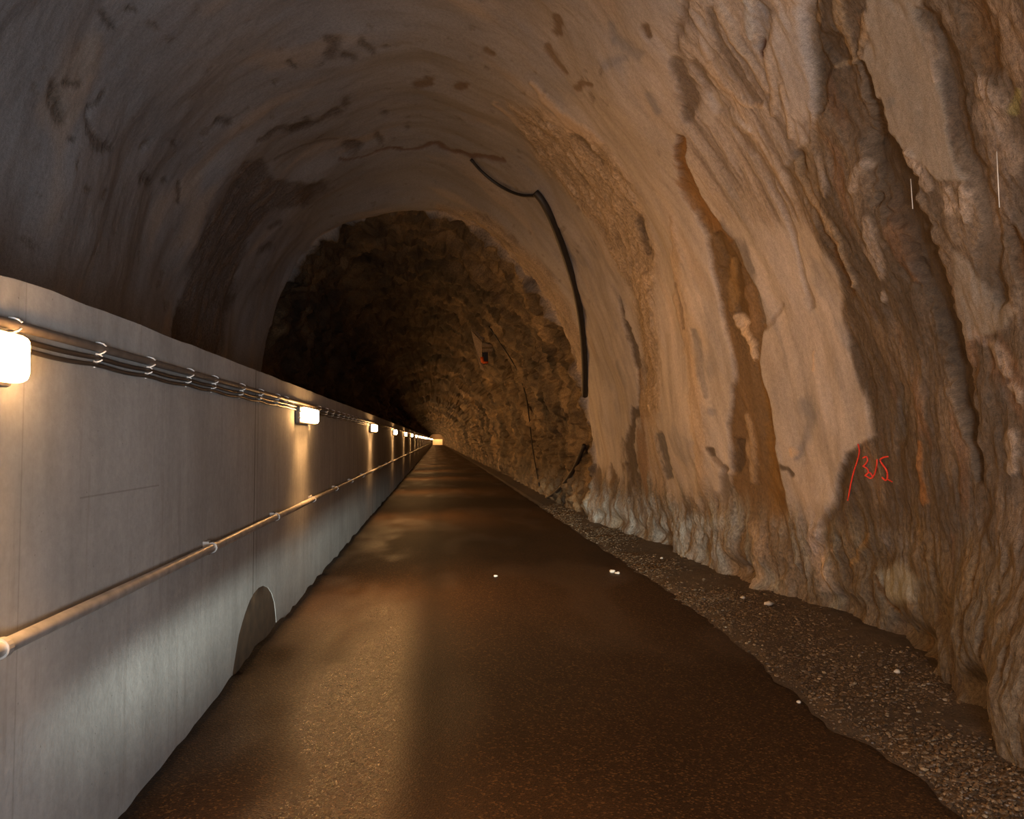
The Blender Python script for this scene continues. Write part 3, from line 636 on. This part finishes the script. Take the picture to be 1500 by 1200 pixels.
def floor_pt(x, y):
    d = ray(x, y); t = -H/d[2]; p = CAM+d*t; z = float(verge_z(p[0], p[1]) if p[0] > edge_x(p[1]) else ground_z(p[0], p[1]))
    t = (z-H)/d[2]; p = CAM+d*t; return p
for (x, y, r, lab) in ((897, 839, .032, 'white pebble at the asphalt edge, left one of the close pair'), (905, 841, .026, 'white pebble at the asphalt edge, right one of the close pair'),
                       (1126, 887, .034, 'largest pale rounded stone on the gravel by the foot of the rock wall'), (1088, 877, .022, 'small pale stone lying left of the largest pale stone on the verge'),
                       (969, 819, .022, 'small pale stone on the verge below the cracked part of the rock wall'), (1314, 986, .02, 'small tan stone on the gravel at the right, nearest the undercut rock'),
                       (1170, 1030, .012, 'tiny white chip on the asphalt beside the gravel edge'), (726, 845, .02, 'flat pale chip lying on the middle of the road')):
    p = floor_pt(x, y); bm = bmesh.new(); bmesh.ops.create_icosphere(bm, subdivisions=2, radius=r)
    for v in bm.verts:
        q = v.co; k = 1+.18*math.sin(q.x*190+x)+.12*math.cos(q.y*230+y); v.co = Vector((q.x*1.15*k, q.y*k, q.z*.62*k))
    o = mesh_bm('stone', bm, STONE, smooth=True); o.location = (p[0], p[1], p[2]+r*.5); tag(o, lab, 'stone')

# ------------------------------------------------------------------ concrete parapet wall
def base_z(y): return float(ground_z(W, y))-.06
hole_px = [(338, 1005), (341, 985), (345, 960), (350, 930), (355, 912), (360, 896), (366, 880), (372, 869), (379, 861), (386, 858), (393, 861), (398, 869), (402, 882), (404, 900), (405.5, 925)]
hole = [on_wall(x, y, W) for x, y in hole_px]
hole = [(p[1], p[2]) for p in hole]; hole[0] = (hole[0][0]-.01, -.2); hole.append((hole[-1][0]+.01, -.2))
top_px = [(0, 404), (30, 411), (60, 420), (110, 440), (180, 466), (250, 494), (330, 525), (400, 552)]
topc = [on_wall(x, y, W) for x, y in top_px]
tY = [-7, 1.5]+[p[1] for p in topc]+[9, 16, 40, 246]; tZ = [2.04, 2.04]+[p[2] for p in topc]+[2.06, 2.07, 2.06, 2.05]
outline = [(-7.0, -.2)]+hole+[(246.0, -.2)]
ys = np.concatenate([np.arange(-7, 20, .12), np.arange(20, 60, .5), np.arange(60, 246.1, 4)])[::-1]
tops = [(y, float(np.interp(y, tY, tZ))+.006*float(perlin(y*2.2, 1.0))+.004*float(perlin(y*9, 2.0))) for y in ys]
bm = bmesh.new(); ol = outline+tops; TH = .30
front = [bm.verts.new((W, y, z)) for y, z in ol]; back = [bm.verts.new((W-TH, y, z)) for y, z in ol]
for a_, b_ in ((front, 1), (back, -1)):
    f = bm.faces.new(a_ if b_ == 1 else a_[::-1])
n = len(ol)
for i in range(n):
    j = (i+1) % n; bm.faces.new([front[i], back[i], back[j], front[j]])
bmesh.ops.triangulate(bm, faces=[f for f in bm.faces if len(f.verts) > 4])
bev = [e for e in bm.edges if all(abs(v.co.x-W) < 1e-6 and v.co.z > 1.8 for v in e.verts) and e.is_boundary is False and all(abs(f.normal.x) < 2 for f in e.link_faces) and abs(e.verts[0].co.z-e.verts[1].co.z) < .05 and len([f for f in e.link_faces if len(f.verts) == 4]) == 1]
wl = mesh_bm('wall_left', bm, CONC); tag(wl, kind='structure')
# silt bank showing in the drain opening
nb = 40; by = np.linspace(4.7, 6.9, nb); bx = W-.002-.85*np.linspace(0, 1, 40)**2
BX, BY = np.meshgrid(bx, by); BZ = -.06+.62*sstep(0, .004, (W-.002)-BX)+.05*fbm(BX*4, BY*4, 240.0, 4)
idx = np.arange(BX.size).reshape(BX.shape); Fq = np.stack([idx[:-1, :-1], idx[:-1, 1:], idx[1:, 1:], idx[1:, :-1]], -1).reshape(-1, 4)
tag(mesh_np('silt_bank', np.stack([BX, BY, BZ], -1).reshape(-1, 3), Fq, SILT, True), 'brown silt bank filling the arched drain opening in the concrete wall', 'silt', kind='stuff')

# ------------------------------------------------------------------ wall lamps
LZ = 1.79
def lamp_proto():
    t = empty('wall_lamp', (W, 0, LZ))
    bm = bmesh.new(); bm_box(bm, 0, .05, -.365, .365, -.082, .082, .012); mesh_bm('housing', bm, HOUS, t)
    bm = bmesh.new(); bm_box(bm, .04, .115, -.35, .35, -.072, .072, .03, 4)
    bmesh.ops.recalc_face_normals(bm, faces=bm.faces[:])
    bm.normal_update()
    for f in bm.faces: f.material_index = 0 if f.normal.x > .8 else (2 if abs(f.normal.y) > .8 else 1)
    d = mesh_bm('diffuser', bm, [L_FRONT, L_SIDE, L_END], t); d['label'] = 'glowing warm white lamp cover'
    for z in (-.03, .03):
        bm = bmesh.new(); bm_box(bm, .03, .062, -.374, -.352, z-.008, z+.008, .003); mesh_bm('end_clip', bm, BOLT, t)
    l = bpy.data.lights.new('downlight', 'AREA'); l.color = WARM; l.energy = 20; l.shape = 'RECTANGLE'; l.size = .09; l.size_y = .66; l.spread = math.radians(100)
    lo = bpy.data.objects.new('downlight', l); C.objects.link(lo); lo.parent = t; lo.location = (.075, 0, -.078); lo.rotation_euler = (0, math.radians(-22), 0)
    return t
lamp = lamp_proto()
lampY = [2.03]+[7.53+7.62*k for k in range(31)]
labs = ['nearest glowing wall lamp, cut by the left edge of the photo', 'second glowing wall lamp, just beyond the wall joint with a bright streak below',
        'third glowing wall lamp from the viewer, above a narrow light streak', 'fourth glowing wall lamp from the viewer along the concrete wall',
        'fifth glowing wall lamp from the viewer along the concrete wall', 'sixth glowing wall lamp from the viewer along the concrete wall', 'seventh glowing wall lamp from the viewer along the concrete wall',
        'eighth glowing wall lamp from the viewer along the concrete wall', 'ninth glowing wall lamp from the viewer along the concrete wall']
for i, y in enumerate(lampY):
    if i == 0: o = lamp; o.location = (W, y, LZ)
    else: o = dup(lamp, (W, y, LZ))
    tag(o, labs[i] if i < len(labs) else 'tiny distant wall lamp in the merged row of lights far down the tunnel', 'lamp', 'lamps along the concrete wall')
o = dup(lamp, (W, -5.6, LZ)); tag(o, 'wall lamp on the concrete wall behind the viewer', 'lamp', 'lamps along the concrete wall')

# ------------------------------------------------------------------ cables on the wall
cy = np.concatenate([np.arange(-6.5, 14, .1), np.arange(14, 60, .5), np.arange(60, 245, 3)])
def near_lamp(y): return max(math.exp(-((y-l)/.55)**2) for l in lampY)
clipY = [on_wall(x, y, W)[1] for x, y in ((10, 497), (138, 533), (213, 549), (272, 562), (309, 570), (350, 578), (378, 584))]
clipY += [6.3, 6.65]+[8.5+.55*k for k in range(12)]
def cable(name, z0, r, sag, mtl, lab, dx=0.0):
    pts = []
    for y in cy:
        s = 0
        for a_, b_ in zip(clipY[:-1], clipY[1:]):
            if a_ <= y < b_: s = math.sin(math.pi*(y-a_)/(b_-a_))*min(1, (b_-a_)/.6)
        pts.append((W+r+.004+dx, y, z0-sag*s))
    o = tube(name, pts, r, mtl, n=8); return tag(o, lab, 'cable', 'cables along the concrete wall')
cable('cable_conduit', 1.905, .017, .0, CABLE2, 'thick dark conduit running along the concrete wall, topmost of the lines above the lamps')
cable('power_cable', 1.868, .0095, .006, CABLE, 'thin black cable sagging between clips, middle line under the thick conduit')
cable('power_cable', 1.842, .0085, .010, CABLE, 'thin black cable sagging between clips, lowest line on the concrete wall')
def clip_proto():
    t = empty('cable_clip', (W, 0, 1.87))
    for zc, r in ((.035, .024), (-.002, .016)):
        pts = [(.004+r*1.75*math.sin(a)*1.0, 0, zc+r*math.cos(a)) for a in np.linspace(0, math.pi, 9)]
        tube('clip_hook', pts, .0032, TIE, t, 6)
    bm = bmesh.new(); bm_box(bm, -.001, .006, -.006, .006, -.04, -.014, .001); mesh_bm('clip_foot', bm, TIE, t)
    return t
cp = clip_proto()
cl_l = ['white cable clip right beside the nearest lamp at the left edge', 'white cable clip, first one clear of the nearest lamp', 'second white cable clip to the right of the nearest lamp', 'third white cable clip to the right of the nearest lamp',
        'fourth white cable clip to the right of the nearest lamp', 'fifth white cable clip, left of the wall joint', 'white cable clip directly above the wall joint', 'white cable clip between the wall joint and the second lamp', 'white cable clip just before the second lamp']
for i, y in enumerate(clipY):
    if i == 0: o = cp; o.location = (W, y, 1.87)
    else: o = dup(cp, (W, y, 1.87))
    tag(o, cl_l[i] if i < len(cl_l) else 'small white cable clip between the second and the third lamp', 'clip', 'white clips holding the cables')

# ------------------------------------------------------------------ handrail pipe
RZ = .942; RX = W+.055
rail = empty('handrail', (RX, 2, RZ)); tag(rail, 'long galvanised pipe rail clamped at knee height along the concrete wall', 'handrail')
pts = [(0, y-2, .006*float(perlin(y*.4, 2.0))) for y in np.concatenate([np.arange(-6.5, 20, .4), np.arange(20, 245, 4)])]
tube('pipe', pts, .0245, GALV, rail, 14)
clampY = [2.36, 4.44, 6.15, 7.95, 9.7, 11.4, 13.2, 15, 17.2, 19.4, 21.6, 23.8]
for y in clampY:
    bm = bmesh.new()
    V_, F_ = tube_geo([(0, y-2-.014, 0), (0, y-2+.014, 0)], .0305, 16); add_geo(bm, V_, F_)
    bm_box(bm, -.055, -.02, y-2-.006, y-2+.006, -.034, .034, .003)
    c = mesh_bm('clamp', bm, GALV, rail)
    for z in (-.036, .036):
        bm = bmesh.new(); V_, F_ = tube_geo([(-.03, y-2, z), (-.012, y-2, z)], .006, 6); add_geo(bm, V_, F_); mesh_bm('bolt', bm, BOLT, c)

# ------------------------------------------------------------------ things on the rock
def hung(name, pxs, rad, mtl, lab, cat, off=.05, fixY=None, per=8):
    P = []
    for q in pxs:
        p, k = hit(q[0], q[1]); Yq = p[1]
        if fixY is not None: Yq = fixY if np.isscalar(fixY) else fixY[len(P)]
        d = ray(q[0], q[1]); t = Yq/d[1]; c = CAM+d*t; P.append(c-d*off)
    P = np.array(P)
    o = tube(name, spline(P, per), rad, mtl); return tag(o, lab, cat)
def section_depth(x, y, y0=3.0, y1=40.0):
    """distance along the tunnel at which a line of sight meets the built lining"""
    d = ray(x, y); k0 = None
    for r in range(0, nr, 1):
        if Ys[r] < y0: continue
        if abs(d[0]/d[1]*Ys[r]) > 4.5: return float(Ys[r])
        c = CAM+d*(Ys[r]/d[1]); xs, zs = PV[r, :, 0], PV[r, :, 2]
        dd = np.hypot(xs-c[0], zs-c[2]); k = int(np.argmin(dd))
        if ((c[0]-xs[k])*NX[r, k]+(c[2]-zs[k])*NZ[r, k]) < 0: return float(Ys[r])
    return y1
def surf(x, y, back=.03):
    Yd = section_depth(x, y); d = ray(x, y); c = CAM+d*(Yd/d[1]); return c-d*back
def laid(name, pxs, rad, mtl, lab, cat, back=.06):
    P = np.array([surf(x, y, back) for x, y in pxs])
    for _ in range(1):
        Q_ = P.copy(); Q_[1:-1] = (P[:-2]+P[2:]+2*P[1:-1])/4; P = Q_
    print(name, P.round(2).tolist())
    return tag(tube(name, spline(P, 6), rad, mtl), lab, cat)
laid('drain_hose', [(784, 282), (792, 290), (806, 312), (820, 350), (832, 385), (843, 420), (851, 460), (855, 500), (857, 540), (857, 580)], [.075]*12+[.07]*15+[.055]*28 if False else .055, HOSE, 'thick black hose hanging down the haunch where the smooth lining ends', 'hose', .14)
laid('hanging_cable', [(690, 234), (703, 250), (722, 267), (745, 280), (765, 289), (784, 287)], .024, HOSE, 'thin black cable looping from the vault to the top of the hanging hose', 'cable', .10)
laid('rock_cable', [(716, 478), (732, 502), (748, 525), (762, 548), (772, 580), (776, 615), (778, 650), (785, 685), (790, 712)], .02, HOSE, 'thin black cable running down the bare rough rock', 'cable', .26)
laid('rubber_hose', [(856, 652), (850, 668), (841, 688), (830, 706), (816, 721), (803, 730), (793, 734)], .045, HOSE, 'short black hose curving out of the rock foot onto the verge', 'hose', .15)

# bracket with orange lamp on the bare rock
bc = surf(706, 500, .25); bY = bc[1]
def at(x, y, Y): d = ray(x, y); return CAM+d*(Y/d[1])
wb = empty('warning_lamp_bracket', tuple(bc)); tag(wb, 'pale boards with a small orange lamp fixed high on the bare rock', 'warning lamp')
def slab(name, pxs, Y, th, mtl, back=0):
    bm = bmesh.new(); a0 = [at(x, y, Y+k)-bc for x, y, k in pxs]; f = [bm.verts.new(p) for p in a0]; b_ = [bm.verts.new(p+np.array([.0, th, 0])) for p in a0]
    bm.faces.new(f); bm.faces.new(b_[::-1]); n_ = len(f)
    for i in range(n_): bm.faces.new([f[i], f[(i+1) % n_], b_[(i+1) % n_], b_[i]])
    return mesh_bm(name, bm, mtl, wb)
slab('board', [(690, 482, 0), (703, 466, .1), (713, 465, .2), (718, 480, .3), (712, 500, .25), (707, 499, .1)], bY, .05, BOARD)
slab('board', [(690, 484, 0), (706, 502, 0), (706, 522, 0), (704, 540, .05), (712, 545, .1), (702, 530, 0), (695, 505, 0)], bY-.05, .05, BOARD)
slab('shelf', [(707, 502, 0), (720, 505, .2), (721, 508, .2), (707, 508, 0)], bY-.05, .15, BOARD)
slab('shelf', [(707, 511, 0), (722, 511, .2), (721, 515, .2), (708, 516, 0)], bY-.05, .15, BOARD)
slab('bracket', [(706, 516, 0), (715, 516, 0), (715, 532, 0), (708, 534, 0)], bY+.02, .1, DARKM)
bm = bmesh.new(); c0 = at(707, 527, bY-.1)-bc
V_, F_ = tube_geo([c0+np.array([-.03, -.04, .09]), c0+np.array([0, -.02, -.1])], .055, 12); add_geo(bm, V_, F_); V_, F_ = tube_geo([c0+np.array([0, -.02, -.1]), c0+np.array([.18, .05, -.08])], .04, 10); add_geo(bm, V_, F_)
mesh_bm('orange_lamp', bm, ORNG, wb, True)['label'] = 'orange plastic lamp body'

# sprayed red number on the rock
def ribbon(bm, pxs, w):
    Q_ = spline(np.array(pxs), 4); P = np.array([surf(x, y, .02) for x, y in Q_])
    P[1:-1] = (P[:-2]+P[2:]+2*P[1:-1])/4; V_, F_ = tube_geo(P, w, 6); add_geo(bm, V_, F_)
bm = bmesh.new()
for pxs, w in (([(1257, 651), (1259, 662), (1255, 678), (1251, 690), (1247, 706), (1244, 722), (1242, 733)], .0055),
               ([(1264, 671), (1269, 669), (1271, 675), (1266, 682), (1264, 683), (1270, 686), (1272, 692), (1267, 697)], .0055),
               ([(1285, 673), (1284, 684), (1281, 695), (1276, 701), (1270, 698), (1268, 696), (1274, 692), (1279, 700)], .0055),
               ([(1301, 669), (1295, 670), (1289, 674), (1294, 682), (1299, 690), (1300, 700), (1297, 704), (1292, 699)], .006), ([(1300, 702), (1307, 706)], .0045)):
    ribbon(bm, pxs, w)
tag(mesh_bm('painted_number', bm, RED), 'bright red number sprayed on the brown rock of the right wall', 'painted marking')
# straw-thin drip stalactites
for (x0, y0, x1, y1, lab) in ((1334, 262, 1337, 306, 'hair-thin pale drip straw beside the dark gully, left of two'), (1460, 222, 1464, 304, 'hair-thin pale drip straw on the right edge rock, longer of two')):
    a_, b_ = surf(x0, y0, .05), surf(x1, y1, .05); a_ = np.array([a_[0], a_[1], a_[2]]); Yc = a_[1]; b_ = at(x1, y1, Yc)
    tag(tube('drip_straw', [a_, (a_+b_)/2, b_], .0022, TIE, n=5), lab, 'drip straw')

# ------------------------------------------------------------------ far end
bm = bmesh.new(); bm_box(bm, -4.2, 4.2, 246.6, 246.9, -.3, 5.2); mesh_bm('wall_back', bm, SOIL)['kind'] = 'structure'
g = empty('end_gate', (.2, 246.3, 0)); tag(g, 'pale brightly lit sheet closing the far end of the tunnel', 'gate')
bm = bmesh.new(); bm_box(bm, -1.55, 1.6, 0, .06, .02, 1.85, .01); mesh_bm('gate_sheet', bm, GATE, g)
bm = bmesh.new()
for x in (-1.58, 1.58): bm_box(bm, x-.04, x+.04, .04, .14, 0, 1.95)
mesh_bm('gate_post', bm, GALV, g)

# ------------------------------------------------------------------ light
w = bpy.data.worlds.new('world'); scn.world = w; w.use_nodes = True
w.node_tree.nodes['Background'].inputs[0].default_value = (.5, .45, .5, 1); w.node_tree.nodes['Background'].inputs[1].default_value = .004
def light(name, typ, loc, col, e, target=None, **kw):
    l = bpy.data.lights.new(name, typ); l.color = col; l.energy = e
    for k, v in kw.items(): setattr(l, k, v)
    o = bpy.data.objects.new(name, l); C.objects.link(o); o.location = loc
    if target is not None: o.rotation_euler = (Vector(target)-Vector(loc)).to_track_quat('-Z', 'Y').to_euler()
    return o
light('vehicle_glow', 'AREA', (.3, -1.6, 1.15), (.90, .96, 1.0), 190, (-.9, 6, 2.1), shape='RECTANGLE', size=1.2, size_y=.5)
# dipped headlamps of the vehicle standing behind the camera: level cut-off like a real beam
def headlamp(x):
    o = light('headlamp', 'POINT', (x, -1.2, .66), (.93, 1.0, .88), 1, shadow_soft_size=.05)
    l = o.data; l.energy = 6500; l.use_nodes = True; nt = l.node_tree; nt.nodes.clear()
    out = nt.nodes.new('ShaderNodeOutputLight'); em = nt.nodes.new('ShaderNodeEmission'); nt.links.new(em.outputs[0], out.inputs[0])
    geo = nt.nodes.new('ShaderNodeTexCoord'); sp = nt.nodes.new('ShaderNodeSeparateXYZ'); nt.links.new(geo.outputs['Normal'], sp.inputs[0])
    mr = nt.nodes.new('ShaderNodeMapRange'); mr.inputs[1].default_value = .010; mr.inputs[2].default_value = -.022; mr.inputs[3].default_value = 0; mr.inputs[4].default_value = 1; nt.links.new(sp.outputs[2], mr.inputs[0])
    m2 = nt.nodes.new('ShaderNodeMapRange'); m2.inputs[1].default_value = -.125; m2.inputs[2].default_value = -.045; m2.inputs[3].default_value = .0; m2.inputs[4].default_value = 1; nt.links.new(sp.outputs[2], m2.inputs[0])
    m3 = nt.nodes.new('ShaderNodeMapRange'); m3.inputs[1].default_value = .965; m3.inputs[2].default_value = .995; nt.links.new(sp.outputs[1], m3.inputs[0])
    a1 = nt.nodes.new('ShaderNodeMath'); a1.operation = 'MULTIPLY'; nt.links.new(mr.outputs[0], a1.inputs[0]); nt.links.new(m2.outputs[0], a1.inputs[1])
    a2 = nt.nodes.new('ShaderNodeMath'); a2.operation = 'MULTIPLY'; nt.links.new(a1.outputs[0], a2.inputs[0]); nt.links.new(m3.outputs[0], a2.inputs[1])
    nt.links.new(a2.outputs[0], em.inputs[1])
headlamp(-.3); headlamp(.8)
light('gate_fill_light', 'AREA', (.3, 243.5, 3.2), WARM, 330, (.2, 246.3, .7), size=.4)  # added fill that brightens the end gate; no fixture hangs there
